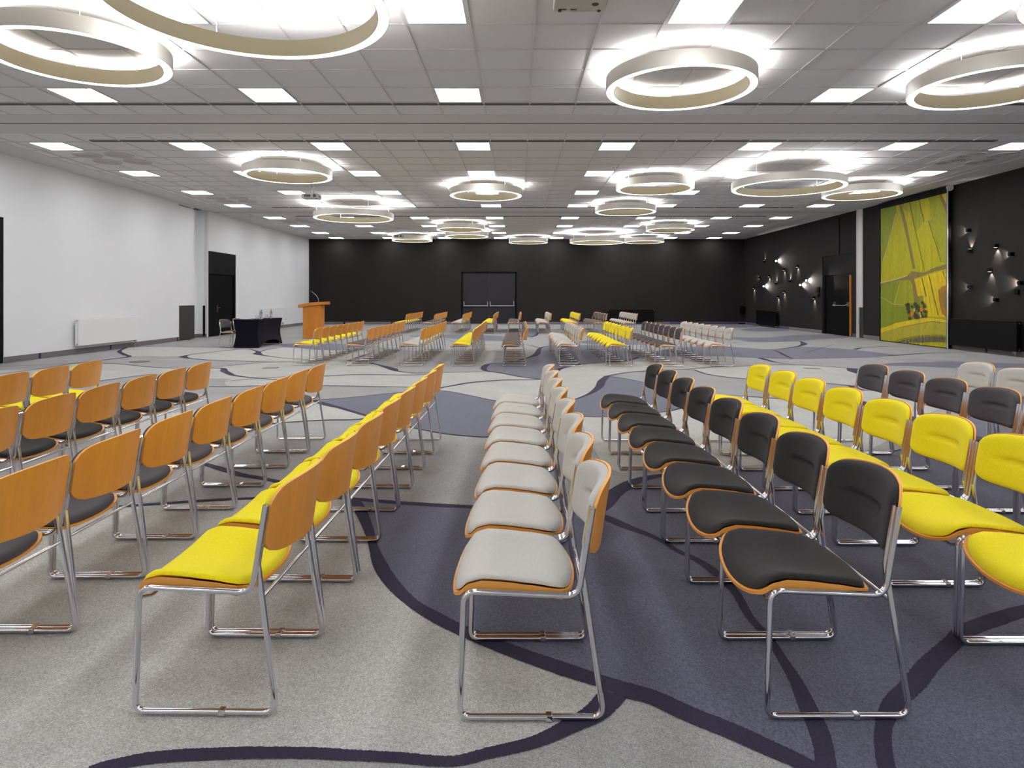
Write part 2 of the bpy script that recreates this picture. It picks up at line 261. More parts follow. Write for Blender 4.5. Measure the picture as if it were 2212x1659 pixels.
for pts in (
    [(676, 864, .07), (700, 872, .12), (733, 880, .07), (777, 893, .06), (821, 906, .05), (885, 921.5, .03), (948, 934, .03), (1005, 940.5, .03), (1062, 942.7, .03), (1150, 925, .03), (1246, 900, .025), (1316, 900, .025), (1436, 889, .025), (1475, 880, .025)],
    [(676, 864, .03), (758, 858, .03), (834, 850, .03), (886, 845.6, .02), (951, 843, .02), (1011, 853, .03), (1068, 864.6, .03), (1150, 872, .03), (1232, 864, .04), (1262, 855, .05), (1281, 846, .09), (1295, 834, .13), (1300, 823, .14), (1312, 812, .10)],
    [(1312, 812, .06), (1349, 817.5, .04), (1376, 823, .03), (1400, 828, .03), (1450, 845, .03), (1500, 868, .03)],
    [(1312, 812, .07), (1349, 805, .05), (1390, 801, .05), (1444, 798.5, .05), (1495, 796.3, .04), (1560, 791.5, .04), (1597, 791, .04), (1719, 788, .04), (1839, 795, .04)],
    [(1560, 748, .03), (1664, 755.6, .04), (1681, 759.7, .07), (1692, 765.6, .09), (1704, 771.5, .07), (1712, 774.5, .05)],
    [(1044, 796, .13), (1049, 789.5, .13), (1059, 785.4, .08), (1084, 784, .04), (1110, 780, .04), (1125, 776.6, .05), (1142, 772, .10), (1152, 769, .16), (1160, 764, .16), (1168, 751, .10), (1186, 747, .04)],
    [(1044, 796, .12), (1052, 801, .08), (1080, 805, .05), (1119, 812.8, .05), (1157, 817.7, .04), (1175, 819.5, .04), (1186, 812, .10), (1199, 803, .12), (1214, 795, .09), (1240, 790, .05), (1274, 784.5, .04), (1336, 781, .04), (1363, 777, .08), (1379, 771.5, .08)],
    [(750, 778.8, .03), (779, 770, .03), (804, 761.4, .03)],
    [(750, 778.5, .06), (794, 783, .06), (822, 789, .08), (835, 792.5, .16), (850, 797.5, .18), (857, 801, .08), (888, 804.8, .04), (948, 804.4, .03), (1043, 802.8, .03)],
    [(500, 822, .03), (600, 814, .03), (698, 812.3, .03), (742, 810, .04), (790, 809, .05), (853, 810, .03), (897, 810, .03), (948, 804.5, .02)],
    [(600, 831, .03), (698, 832.3, .03), (758, 833.5, .04), (821, 834.5, .03), (878, 835.4, .03)],
    [(948, 837.7, .03), (975, 833, .05), (1011, 826.6, .06), (1074, 821, .05), (1122, 819.6, .03), (1163, 819, .03)],
    [(275, 749.6, .06), (258, 758.5, .10), (270, 766.4, .12), (278, 770.5, .10), (222, 777.5, .05), (158, 785, .04), (95, 795, .04), (0, 807.5, .04), (-100, 820, .04)],
    [(275, 749.6, .03), (348, 749, .03), (475, 750.6, .03), (510, 753, .03)],
    [(278, 770.5, .03), (348, 770.5, .03), (394, 770.5, .05)],
    [(394, 770.6, .20), (400, 768.5, .12), (418, 765, .05), (472, 759, .04), (510, 755, .04), (534, 754, .04), (549, 756.8, .06), (558, 760, .12), (556, 764, .22), (566, 767, .10), (587.5, 770, .05), (611, 773, .04), (634, 774.5, .03), (670, 777.5, .03), (750, 778, .03)],
    [(561, 760, .05), (580, 754.5, .03), (603, 751, .03), (620, 750, .03)],
    [(394, 770.6, .20), (404, 773, .10), (418, 774.5, .05), (457, 777.5, .04), (534, 779.8, .04), (587, 781.4, .04), (618, 781.4, .03), (700, 780, .03)],
    [(0, 790.8, .03), (95, 787.6, .03), (161, 783.8, .03)],
    [(161, 784, .03), (225, 784.4, .04), (269, 787, .04), (332, 793.3, .04), (380, 794.9, .04), (454, 794.9, .03), (481, 795.5, .09), (484, 801, .14), (494, 806, .12), (506, 810.7, .08), (544, 815.4, .05), (601, 820, .05)],
    [(456, 794, .03), (538, 785.4, .03), (614, 780.6, .03)],
    [(100, 840, .03), (222, 821.8, .03), (285, 813, .03), (332, 807.5, .03)],
    [(452, 834.4, .03), (506, 834.4, .03), (560, 832.8, .03), (600, 831, .03)],
    [(400, 936, .03), (582, 915, .03), (700, 907, .04), (769, 905.7, .03), (800, 901, .03)],
    [(1583, 741, .03), (1597, 738.8, .03), (1664, 738, .03), (1724, 736.8, .05), (1733, 739.5, .12), (1737, 742.5, .2), (1728, 747, .1), (1714, 749.7, .05), (1681, 754, .04), (1657, 754.8, .03)],
    [(1641, 773, .14), (1654, 776.6, .12), (1680, 783, .05), (1719, 787.6, .03)],
    [(1500, 799, .04), (1532, 808.7, .04), (1597, 816.8, .04), (1693, 824.8, .03), (1770, 826.4, .03), (1822, 831, .03), (1841, 834, .12), (1848, 839, .12), (1871, 842.6, .04), (1931, 843.6, .03), (2000, 842, .03)],
    [(1841, 795.5, .2), (1843, 801, .2), (1850, 806, .05)],
    [(1893, 771.7, .03), (1918, 775, .03), (2015, 779, .03), (2063, 779.8, .03)],
    [(1920, 768, .12), (1938, 767, .10), (2015, 762, .04), (2111, 760, .04)],
    [(1846, 755, .12), (1852, 753, .10), (1864, 750.8, .05), (1918, 748, .04), (2000, 748, .03)],
    [(1893, 789, .06), (1934, 784.6, .03), (1999, 782, .02)],
    [(1541, 853, .03), (1611, 855.5, .03), (1700, 862, .03)],
    [(1060, 757.8, .03), (1096, 761.4, .03), (1125, 765, .03)], [(1138, 744, .03), (1164, 750.5, .04)],
    [(800, 746, .03), (850, 757, .03), (920, 760, .03), (1000, 758, .03), (1060, 758, .03)],
    [(885, 726, .10), (905, 724.5, .05), (957, 722.5, .03)], [(960, 732, .03), (985, 738, .03), (1040, 743, .03), (1100, 746, .03)],
    [(1147, 728.5, .05), (1158, 724, .10), (1163, 717, .08), (1160, 712, .04)],
    [(700, 741, .03), (790, 737, .03), (885, 733, .03)], [(620, 722, .03), (700, 716, .03), (800, 714, .03), (950, 711, .03)],
    [(1740, 762, .02), (1800, 744, .02)], [(1850, 731, .03), (1920, 738, .03), (2000, 746, .03)],
):
    line(pts)
fl_o = struct('floor', fb, [M['carpet_mid'], M['carpet_light'], M['carpet_purple'], M['carpet_line']])

# ---------------------------------------------------------------- walls
def quad_wall(name, rects, m, frm):
    """rects of (u0, v0, u1, v1); frm maps (u, v, depth) to the room; solid 12 cm thick pieces"""
    bm = bmesh.new()
    for r in rects:
        a, b = frm(r[0], r[1], 0), frm(r[2], r[3], .12)
        lo = [min(a[i], b[i]) for i in range(3)]; hi = [max(a[i], b[i]) for i in range(3)]
        box(bm, lo, hi)
    return struct(name, bm, m)
def onL(u, v, d): return (XL - d, u, v)
def onR(u, v, d): return (XR + d, u, v)
def onB(u, v, d): return (u, YB + d, v)
# left wall: openings door_1 (12.9-13.95), niche (22.2-23.05), door_2 (23.1-25.4)
quad_wall('wall_left', [(YF, 0, 12.6, ZC), (12.6, 3.12, 13.95, ZC), (13.95, 0, 21.16, ZC), (21.16, 4.44, 22.2, ZC), (23.14, 3.07, 25.42, ZC), (25.42, 0, YB, ZC)], M['white_wall'], onL)
nb = bmesh.new()
box(nb, (XL - .45, 22.2, 0), (XL - .35, 23.1, ZC)); box(nb, (XL - .35, 23.04, 0), (XL, 23.14, ZC)); box(nb, (XL - .45, 22.1, 0), (XL - .07, 22.2, ZC))
struct('wall_pocket', nb, M['white_wall'])
pd = struct('door_3', B((XL - .10, 21.19, 1.14), (XL - .02, 22.18, 4.41)), M['white_wall'])
link('kick_panel', B((XL - .10, 21.19, .02), (XL - .005, 22.18, 1.14)), M['brown_panel'], pd, label='dark brown lower panel')
struct('trim_1', B((XL - .11, 21.16, 4.41), (XL - .1, 22.2, 4.44)), M['gap'])
bm = B((XL - .07, 23.03, 0), (XL + .015, 23.09, ZC)); box(bm, (XL - .03, 23.10, 0), (XL + .015, 23.135, ZC)); struct('trim_2', bm, M['alu'])
tag(link('edge_guard', B((XL - .12, 23.0, .05), (XL - .05, 23.035, 1.12)), M['door_dark']), 'narrow dark edge strip on the white pillar beside the black door', 'trim')
def wall_door(name, y0, y1, ztop, frm_x, sgn, handle_y):
    """tall black door set with an overpanel; sgn +1 opens into +x"""
    bm = bmesh.new(); X = frm_x
    def bx(a, b): lo = [min(a[i], b[i]) for i in range(3)]; hi = [max(a[i], b[i]) for i in range(3)]; box(bm, lo, hi)
    bx((X - sgn * .01, y0, 2.26), (X - sgn * .10, y1, ztop)); bx((X - sgn * .01, y0, 0), (X - sgn * .10, y0 + .10, 2.26)); bx((X - sgn * .01, y1 - .10, 0), (X - sgn * .10, y1, 2.26))
    d = struct(name, bm, M['door_dark'])
    a = (X - sgn * .05, y0 + .10, .01); b = (X - sgn * .10, y1 - .10, 2.26)
    lo = [min(a[i], b[i]) for i in range(3)]; hi = [max(a[i], b[i]) for i in range(3)]
    leaf = link('door_leaf', B(lo, hi), M['door_leaf'], d)
    bm = bmesh.new(); xs = X - sgn * .045
    box(bm, (xs - .006, handle_y - .02, .86), (xs + .006, handle_y + .02, 1.12))
    sweep(bm, [(xs, handle_y, 1.02), (xs + sgn * .05, handle_y, 1.02), (xs + sgn * .05, handle_y + .12, 1.02)], .009, 8)
    link('door_handle', bm, M['brass'], leaf, label='brass lever handle on a long plate')
    return d
wall_door('door_2', 23.14, 25.42, 3.07, XL, 1, 23.95)
wall_door('door_1', 12.6, 13.95, 3.12, XL, 1, 13.2)
# right wall with its door
quad_wall('wall_right', [(YF, 0, 23.25, ZC), (23.25, 3.01, 25.55, ZC), (25.55, 0, YB, ZC)], M['dark_wall'], onR)
bm = bmesh.new()
box(bm, (XR + .02, 23.25, 2.26), (XR + .1, 25.55, 3.01)); box(bm, (XR + .02, 25.42, 0), (XR + .1, 25.55, 2.26)); box(bm, (XR + .02, 23.25, 0), (XR + .1, 23.35, 2.26))
d4 = struct('door_4', bm, M['door_dark'])
lf = link('door_leaf', B((XR + .06, 24.6, .01), (XR + .1, 25.42, 2.26)), M['door_leaf'], d4)
lf2 = link('door_leaf', B((XR - .02, 23.42, .01), (XR + .08, 24.59, 2.24)), M['door_leaf'], d4)
link('wooden_edge', B((XR - .025, 23.36, .01), (XR + .09, 23.42, 2.22)), M['oak'], lf2, label='bare orange wood edge of the door leaf')
bm = bmesh.new(); sweep(bm, fillet([(Vector((XR - .02, 24.5, 1.14)), 0), (Vector((XR - .11, 24.5, 1.11)), .03), (Vector((XR - .11, 23.62, 1.11)), .06), (Vector((XR - .05, 23.5, 1.16)), .02), (Vector((XR - .02, 23.45, 1.16)), 0)]), .016, 8)
box(bm, (XR - .06, 24.42, 1.09), (XR - .02, 24.56, 1.24)); box(bm, (XR - .06, 23.44, 1.08), (XR - .02, 23.54, 1.24))
link('push_bar', bm, M['steel'], lf2, label='steel push bar')
bm = B((XR - .05, 22.78, 0), (XR + .01, 22.83, ZC)); box(bm, (XR - .05, 22.86, 0), (XR + .01, 22.90, ZC)); box(bm, (XR - .04, 22.55, 1.06), (XR + .01, 22.78, ZC)); struct('trim_3', bm, M['alu'])
struct('trim_4', B((XR - .012, 22.5, .0), (XR, 22.76, 1.06)), M['gap'])
struct('trim_5', B((XR - .03, 24.17, 3.01), (XR - .002, 24.2, 4.38)), M['door_dark'])
# back wall with double door
DX0, DX1, DZ = -3.0, -.07, 2.77
quad_wall('wall_back', [(XL - .12, 0, DX0, ZC), (DX0, DZ, DX1, ZC), (DX1, 0, XR + .12, ZC)], M['dark_wall'], onB)
bm = B((DX0, YB + .02, 2.68), (DX1, YB + .1, DZ)); box(bm, (DX0, YB + .02, 0), (DX0 + .09, YB + .1, DZ)); box(bm, (DX1 - .09, YB + .02, 0), (DX1, YB + .1, DZ))
d5 = struct('door_5', bm, M['door_leaf']); mid = (DX0 + DX1) / 2
for a, b in ((DX0 + .1, mid - .015), (mid + .015, DX1 - .1)):
    lf = link('door_leaf', B((a, YB + .05, .02), (b, YB + .1, 2.67)), M['door_grey'], d5)
    bm = B((a + .06, YB - .06, .95), (b - .06, YB - .03, 1.0)); box(bm, (a + .04, YB - .06, .95), (a + .07, YB + .05, 1.2)); box(bm, (b - .07, YB - .06, .95), (b - .04, YB + .05, 1.2))
    link('push_bar', bm, M['steel'], lf, label='steel push bar')
link('threshold', B((DX0 + .05, YB - .04, 0), (DX1 - .05, YB + .05, .025)), M['steel'], d5)
quad_wall('wall_front', [(XL - .12, 0, XR + .12, ZC)], M['white_wall'], lambda u, v, d: (u, YF - d, v))
# carpet skirting
def skirt(name, segs, ax, m=M['skirt']):
    bm = bmesh.new()
    for a, b in segs:
        if ax == 'L': box(bm, (XL, a, 0), (XL + .012, b, .125))
        if ax == 'R': box(bm, (XR - .012, a, 0), (XR, b, .12))
        if ax == 'B': box(bm, (a, YB - .012, 0), (b, YB, .13))
    return struct(name, bm, m)
skirt('baseboard_left', [(YF, 12.6), (13.95, 21.16), (25.42, YB)], 'L')
skirt('baseboard_right', [(YF, 22.5), (25.6, 28.7)], 'R'); skirt('baseboard_right_far', [(28.7, YB)], 'R', M['skirt_p']); skirt('baseboard_right_pier', [(22.92, 23.24)], 'R', M['skirt_p'])
skirt('baseboard_back', [(XL, DX0), (DX1, 8.0)], 'B'); skirt('baseboard_back_far', [(8.0, XR)], 'B', M['skirt_p'])
bm = B((XL - .36, 23.028, 0), (XL - .001, 23.04, .12)); box(bm, (XL - .35, 22.2, 0), (XL - .338, 23.03, .12)); struct('baseboard_niche', bm, M['skirt'])
bm = bmesh.new()
for y in (14.95, 17.55, 21.0, 27.9): box(bm, (XL + .012, y, 0), (XL + .015, y + .07, .125))
for y in (16.55,): box(bm, (XR - .015, y, 0), (XR - .012, y + .08, .12))
for x in (-9.2, -6.7, 1.45): box(bm, (x, YB - .015, 0), (x + .09, YB - .012, .13))
struct('trim_6', bm, M['carpet_line'])

# ---------------------------------------------------------------- ceiling
T = .7277; X0 = .188; CBX = (XL - .12, XR + .12)
struct('ceiling', B((CBX[0], YF - .12, ZC), (CBX[1], YB + .12, ZC + .1)), M['tile'])
plas = [(YF, -8.9), (10.98, 12.24), (22.85, 24.1)]
bm = bmesh.new()
for a, b in plas: box(bm, (CBX[0], a, ZC - .006), (CBX[1], b, ZC))
box(bm, (XL, YF, ZC - .0055), (-10.25, YB, ZC)); box(bm, (10.85, YF, ZC - .0055), (XR, YB, ZC))
struct('ceiling_border', bm, M['plaster'])
ylines = [7.345 - T * k for k in range(0, 22)] + [8.09, 8.81, 9.54, 10.27] + [12.89 + T * k for k in range(0, 14)] + [24.75 + T * k for k in range(0, 14)]
def in_plas(y): return any(a < y < b for a, b in plas)
bm = bmesh.new()
for y in ylines:
    if not in_plas(y) and y < YB: box(bm, (-10.25, y - .012, ZC - .012), (10.85, y + .012, ZC))
for k in range(-14, 16):
    x = X0 + k * T
    for a, b in ((-8.9, 10.98), (12.24, 22.85), (24.1, YB)): box(bm, (x - .012, a, ZC - .014), (x + .012, b, ZC))
struct('ceiling_grid', bm, M['tbar'])
for i, y in enumerate((10.29, 12.74, 22.2, 24.6)):
    a = -11 if i == 0 else -8.4; b = 11.9 if i == 0 else 9.4
    bm = B((a, y, ZC - .013), (b, y + .13, ZC), 0)
    for dy in (.055,): box(bm, (a, y + dy, ZC - .016), (b, y + dy + .025, ZC - .012), 1)
    struct('trim_%d' % (7 + i), bm, [M['slot'], M['gap']])
for i, y in enumerate((11.5, 23.45)):
    struct('trim_%d' % (11 + i), B((XL, y, ZC - .009), (XR, y + .035, ZC)), M['gap'])

ORD = ['first', 'second', 'third', 'fourth', 'fifth', 'sixth', 'seventh', 'eighth', 'ninth', 'tenth']
# light panels
def copy_thing(root, loc, rz=None, parts=None):
    r = root.copy(); sc.collection.objects.link(r); r.location = loc
    if rz is not None: r.rotation_euler = (0, 0, rz)
    for ch in root.children:
        c = ch.copy(); sc.collection.objects.link(c); c.parent = r
        for g in ch.children:
            d = g.copy(); sc.collection.objects.link(d); d.parent = c
    return r
p0 = thing('light_panel', '', 'ceiling light')
bm = bmesh.new(); s = T / 2 - .012
for a, b in (((-s, -s, -.012), (s, -s + .03, 0)), ((-s, s - .03, -.012), (s, s, 0)), ((-s, -s, -.012), (-s + .03, s, 0)), ((s - .03, -s, -.012), (s, s, 0))): box(bm, a, b)
link('frame', bm, M['tbar'], p0)
link('diffuser', B((-s + .03, -s + .03, -.010), (s - .03, s - .03, -.002)), M['panel_e'], p0)
rowsY = [-7.57, -4.66, -1.75, 1.16, 4.07, 6.98, 9.905, 13.255, 16.165, 19.075, 21.80, 25.115, 28.03, 30.94, 33.6]
colsX = [-9.75 + T / 2, -6.95 + T / 2 - .03, -4.16 + T / 2, X0 - T * 1.5, X0 + T * 2.5, X0 + T * 6.5, X0 + T * 10.5, X0 + T * 14 - .25]
first = True
for j, y in enumerate(rowsY):
    for i, x in enumerate(colsX):
        vis = j >= 5
        if j in (4, 5) and i in (0, 7): continue
        p = p0 if first else copy_thing(p0, (0, 0, 0))
        first = False; p.location = (x, y, ZC - .002)
        px = CX + x * F / y
        if vis and -80 < px < 2290:
            p['label'] = 'square white light panel in ceiling, %s row from camera, %s column from left wall' % (ORD[j - 5], ORD[i])
            p['group'] = 'square light panels, %s row from the camera' % ORD[j - 5]
        else:
            p['label'] = 'square white light panel in the ceiling overhead, outside the picture'
            p['group'] = 'ceiling light panels above the picture frame'
# ring pendants
def ring_proto(R, hb, zb, nm):
    r0 = thing('ring_pendant_light', '', 'pendant light'); W_ = .108; seg = 96
    def band(prof, name, m, lab=None):
        bm = bmesh.new(); rings = []
        for k in range(seg):
            c, s_ = math.cos(2 * math.pi * k / seg), math.sin(2 * math.pi * k / seg)
            rings.append([bm.verts.new((r * c, r * s_, z)) for r, z in prof])
        n = len(prof)
        for k in range(seg):
            for q in range(n):
                bm.faces.new((rings[k][q], rings[(k + 1) % seg][q], rings[(k + 1) % seg][(q + 1) % n], rings[k][(q + 1) % n]))
        o = link(name, bm, m, r0, False, lab)
        for f in o.data.polygons: f.use_smooth = True
        o.data.set_sharp_from_angle(angle=.6)
        return o
    t = .006
    band([(R - t, 0), (R, 0), (R, hb), (R - t, hb)], 'outer_band', M['ring_out'])
    band([(R - W_, 0), (R - W_ + t, 0), (R - W_ + t, hb), (R - W_, hb)], 'inner_band', M['ring_in'])
    band([(R - W_ + t, .003), (R - t, .003), (R - t, .012), (R - W_ + t, .012)], 'diffuser', M['ring_dn'], 'glowing white lower diffuser')
    # outward tilted light strip on a small ridge behind the outer band
    bm = bmesh.new(); prof = [(R - .016, hb - .030), (R - .060, hb + .002), (R - .066, hb - .002), (R - .066, hb - .030)]; rr_ = []
    for k in range(seg):
        c, s_ = math.cos(2 * math.pi * k / seg), math.sin(2 * math.pi * k / seg); rr_.append([bm.verts.new((r * c, r * s_, z)) for r, z in prof])
    for k in range(seg):
        for q in range(4):
            bm.faces.new((rr_[k][q], rr_[(k + 1) % seg][q], rr_[(k + 1) % seg][(q + 1) % 4], rr_[k][(q + 1) % 4])).material_index = 0 if q == 0 else 1
    link('uplight', bm, [M['ring_up'], M['ring_in']], r0, False, 'bright upward facing light strip')
    band([(R - W_ + .012, hb - .02), (R - .07, hb - .02), (R - .07, hb - .012), (R - W_ + .012, hb - .012)], 'inner_fill_strip', M['ring_fill'], 'added soft fill strip brightening the ceiling inside the ring')  # added glowing strip, only there to brighten the ceiling inside the ring
    for k in range(4):
        a = math.radians(35 + 90 * k); rr = R - .05
        bm = bmesh.new(); sweep(bm, [(rr * math.cos(a), rr * math.sin(a), hb - .04), (rr * math.cos(a), rr * math.sin(a), ZC - zb)], .0025 if R < 1.1 else .004, 6)
        link('suspension_wire', bm, M['white_paint'], r0)
    return r0
zs_, zb_ = CH + 2.78, CH + 2.57
rs = ring_proto(.985, .185, zs_, 's'); rb = ring_proto(1.27, .17, zb_, 'b')
rings = [('s', 2.17, 8.71, 'right of centre, first large one below the near light panels'), ('s', -5.15, 7.62, 'cut off by the left picture edge'), ('b', -2.43, 5.76, 'cut off by the top edge, above the left rows'),
    ('s', 6.32, 8.69, 'cut off by the right picture edge'), ('s', 5.68, 5.8, 'a sliver in the top right corner'), ('s', -5.28, 14.94, 'above the hanging white projector'), ('b', -5.34, 21.17, 'below and right of the projector, above the lectern'),
    ('s', -.88, 17.81, 'at centre, nearest along the middle aisle'), ('s', 3.51, 16.7, 'glowing brightest, left of the wide oval one'), ('s', 3.5, 21.19, 'directly below a brighter one, right of centre'),
    ('b', 6.35, 15.31, 'the wide one nearest the green banner, overlapping another'), ('s', 9.34, 17.72, 'closest to the green banner, partly behind the wide one'), ('s', 6.29, 26.93, 'right, above the pair touching the black wall top'),
    ('s', -2.35, 26.74, 'upper of the overlapping pair left of the double door'), ('s', -2.34, 29.7, 'lower of the overlapping pair left of the double door'), ('s', -5.18, 31.86, 'leftmost against the black back wall, beside small projector'),
    ('s', .52, 32.94, 'against the back wall, right above the door top corner'), ('b', 3.7, 30.51, 'wider one of the touching pair against the black wall'), ('s', 6.34, 32.71, 'rightmost against the back wall, narrower of the pair')]
seen = set()
for t, x, y, d in rings:
    pr = rs if t == 's' else rb
    o = pr if t not in seen else copy_thing(pr, (0, 0, 0))
    seen.add(t); o.location = (x, y, zs_ if t == 's' else zb_); o.rotation_euler.z = .4 if y == 30.51 else 0
    o['label'] = 'beige ring pendant light, ' + d; o['group'] = 'glowing ring pendants under the ceiling'
# air diffusers
dfp = thing('air_diffuser', '', 'air vent')
link('plate', B((-.72, -.72, -.012), (.72, .72, 0)), M['tile'], dfp)
for dx in (-.345, .345):
    for dy in (-.345, .345):
        bm = bmesh.new()
        for r in (.29, .23, .16, .08):
            lathe(bm, [(r, -.012), (r, -.03), (r - .022, -.03), (r - .022, -.012)], 36, (dx, dy))
        link('round_grille', bm, M['diff'], dfp)
spots = [(-8.93, 14.36, 'near the left white wall, nearest the camera'), (-8.95, 20.4, 'above the white recessed door panel'), (-8.95, 26.2, 'above the black door on the left'), (-8.95, 32.05, 'in the far left corner by the black wall'),
         (10.1, 14.36, 'near the right edge above the banner'), (9.95, 20.4, 'above the left edge of the green banner'), (9.95, 26.3, 'above the dark door on the right'), (9.95, 32.05, 'in the far right corner')]
for i, (x, y, d) in enumerate(spots):
    o = dfp if i == 0 else copy_thing(dfp, (0, 0, 0)); o.location = (x, y, ZC - .002); o['label'] = 'four round air vents in ceiling, ' + d; o['group'] = 'ceiling air diffusers'
bm = bmesh.new(); lathe(bm, [(.07, 0), (.07, -.02), (.05, -.045), (.02, -.05)], 20)
sd = tag(link('smoke_detector', bm, M['white_paint'], smooth=True), 'small white smoke detector on ceiling right of centre, far back', 'smoke detector'); sd.location = (4.1, 26.3, ZC)

# ---------------------------------------------------------------- the sled-base chairs
RT = .0102; HWF = .2495
def frame_bm(side):
    s = side; y0 = s * HWF; yi = s * (HWF - .0205); V = lambda x, z, y: Vector((x - .245, y, z))
    bm = bmesh.new()
    pts = fillet([(V(.450, .703, y0), 0), (V(.402, .410, y0), .05), (V(.0215, .4275, y0), .045), (V(.0085, RT, y0), .036), (V(.486, RT, y0), .038), (V(.415, .50, yi), .05), (V(.450, .703, yi), 0)])
    sweep(bm, pts, RT, 10); return bm
def seat_z(u, x):
    zs = lerp_tab([(-.04, .40), (0, .418), (.035, .446), (.08, .457), (.15, .453), (.25, .441), (.33, .428), (.40, .416)], x)
    zc = lerp_tab([(-.04, .368), (0, .380), (.06, .388), (.2, .384), (.32, .388), (.42, .404)], x)
    return zc + (zs - zc) * abs(u) ** 2.2
def seat_pt(u, v, dz=0, inset=0):
    xf = -.03 * (1 - u * u) + .022 * abs(u) ** 11 - .004; xr = .364 + .042 * (1 - u * u) - .016 * abs(u) ** 11
    x = xf + inset + (xr - xf - 2 * inset) * v
    return Vector((x - .245, u * (.238 - inset * 2), seat_z(u, x) + dz))
def back_pt(a, b, dx=0, inset=0):
    zt = .777 - .028 * a * a - .045 * abs(a) ** 12 - inset; zb = .520 + .008 * a * a + .045 * abs(a) ** 11 + inset
    z = zb + (zt - zb) * b; xp = .416 + (z - .48) * .15
    return Vector((xp + .068 * (1 - a * a) + .004 + dx - .245, a * (.237 - inset), z))
def slab(fn0, fn1, nu, nv, split=False):
    """closed solid between two grid functions; rim faces get material 1"""
    bm = bmesh.new(); g = []
    S = lambda t: math.sin((t - .5) * math.pi) # dense near the rims
    for fn in (fn0, fn1):
        g.append([[bm.verts.new(fn(S(i / nu), (S(j / nv) + 1) / 2)) for j in range(nv + 1)] for i in range(nu + 1)])
    for k in (0, 1):
        for i in range(nu):
            for j in range(nv):
                f = (g[k][i][j], g[k][i + 1][j], g[k][i + 1][j + 1], g[k][i][j + 1]); bm.faces.new(f if k else f[::-1])
    def rim(path):
        for (i, j), (p, q) in zip(path, path[1:]):
            bm.faces.new((g[0][i][j], g[0][p][q], g[1][p][q], g[1][i][j])).material_index = 1
    rim([(i, 0) for i in range(nu + 1)]); rim([(nu, j) for j in range(nv + 1)]); rim([(i, nv) for i in range(nu, -1, -1)]); rim([(0, j) for j in range(nv, -1, -1)])
    return bm
def bulge(u, v, n=9, m_=9, p=.5):
    return max(0, (1 - abs(u) ** n) * (1 - abs(2 * v - 1) ** m_)) ** p
def make_chair(kind, lod=1):
    t = thing('sled_base_chair', '', 'chair')
    nu, nv = (18, 14) if lod else (10, 8)
    for s in (-1, 1):
        fr = link('side_frame', frame_bm(s), M['chrome'], t, True)
        bm = B((.293 - .245, s * HWF - .0115, -.0), (.315 - .245, s * HWF + .0115, .0215), 0, .003)
        link('floor_clip', bm, M['chrome'], fr)
    bm = bmesh.new(); sweep(bm, [(.430 - .245, -HWF + .012, .385), (.430 - .245, HWF - .012, .385)], .0075, 8); link('rear_crossbar', bm, M['chrome'], t, True)
    bm = bmesh.new(); sweep(bm, fillet([(Vector((.022 - .245, -HWF, .392)), 0), (Vector((.03 - .245, -.19, .372)), .04), (Vector((.03 - .245, .19, .372)), .04), (Vector((.022 - .245, HWF, .392)), 0)]), .0058, 8); link('front_crossbar', bm, M['chrome'], t, True)
    st = link('seat', slab(lambda u, v: seat_pt(u, v, -.011 - .021 * abs(u) ** 10 * min(1, 6 * v + .2)), lambda u, v: seat_pt(u, v), nu, nv), [M['ply'], M['ply_lip']], t, 'keep')
    cu = link('seat_cushion', slab(lambda u, v: seat_pt(u, v, .0008, .007), lambda u, v: seat_pt(u, v, .003 + (.030 + .010 * (1 - u * u)) * bulge(u, v), .007), nu, nv), [M[kind], M[kind]], st, True)
    bk = link('backrest', slab(lambda a, b: back_pt(a, b), lambda a, b: back_pt(a, b, .011), nu, nv), [M['ply'], M['ply_edge']], t, 'keep')
    def cf(a, b):
        z = back_pt(a, b).z; d = .021 * math.exp(-((b - .52) / .05) ** 2) * (1 / (1 + math.exp((abs(a) - .46) * 30)))
        return back_pt(a, b, -.003 - .034 * bulge(a, b) + d, .004)
    link('back_cushion', slab(cf, lambda a, b: back_pt(a, b, -.0008, .004), nu + 4, 40), [M[kind], M[kind]], bk, True)
    for o in (st, bk):
        o.data.shade_smooth(); o.data.set_sharp_from_angle(angle=.7)
    return t
protos = {}
def chair(kind, x, y, rz, label, group):
    if kind not in protos: protos[kind] = c = make_chair(kind); c.location = (x, y, 0); c.rotation_euler = (0, 0, rz)
    else: c = copy_thing(protos[kind], (x, y, 0), rz)
    c['label'] = label; c['group'] = group
    return c
PITCH = .5262
KN = {'yellow': 'yellow', 'black': 'black', 'charcoal': 'charcoal', 'light grey': 'light grey', 'brown grey': 'brown grey'}
def row(kind, x0, y0, x1, blk, idx, ks=range(8)):
    """x0/x1: front-leg X at the near and the far end, y0: near frame"""
    ang = math.atan2(-(x1 - x0), PITCH * 8)
    for k in ks:
        s = (k + .5) / 8
        jit = random.uniform(-.005, .005)
        lab = 'chrome-framed %s chair, %s from the far end, %s row from left, %s block' % (KN[kind], 'last' if k == 7 else ORD[7 - k], ORD[idx], blk)
        if k == 7: lab = 'chrome-framed %s chair at the far end of %s row from left, %s block' % (KN[kind], ORD[idx], blk)
        chair(kind, x0 + (x1 - x0) * s + .245 + jit, y0 - .012 + PITCH * (k + .5), ang + random.uniform(-.006, .006), lab, '%s chairs, %s row from left of the %s block' % (KN[kind], ORD[idx], blk))
row('yellow', -4.60, 2.52, -4.74, 'nearest', 0, range(4, 8))
row('black', -3.40, 2.36, -3.56, 'nearest', 1, range(1, 8))
row('charcoal', -2.33, 2.22, -2.38, 'nearest', 2)
row('yellow', -1.295, 2.185, -1.235, 'nearest', 3)
row('light grey', -.198, 2.157, -.20, 'nearest', 4)
row('black', .822, 2.163, .812, 'nearest', 5)
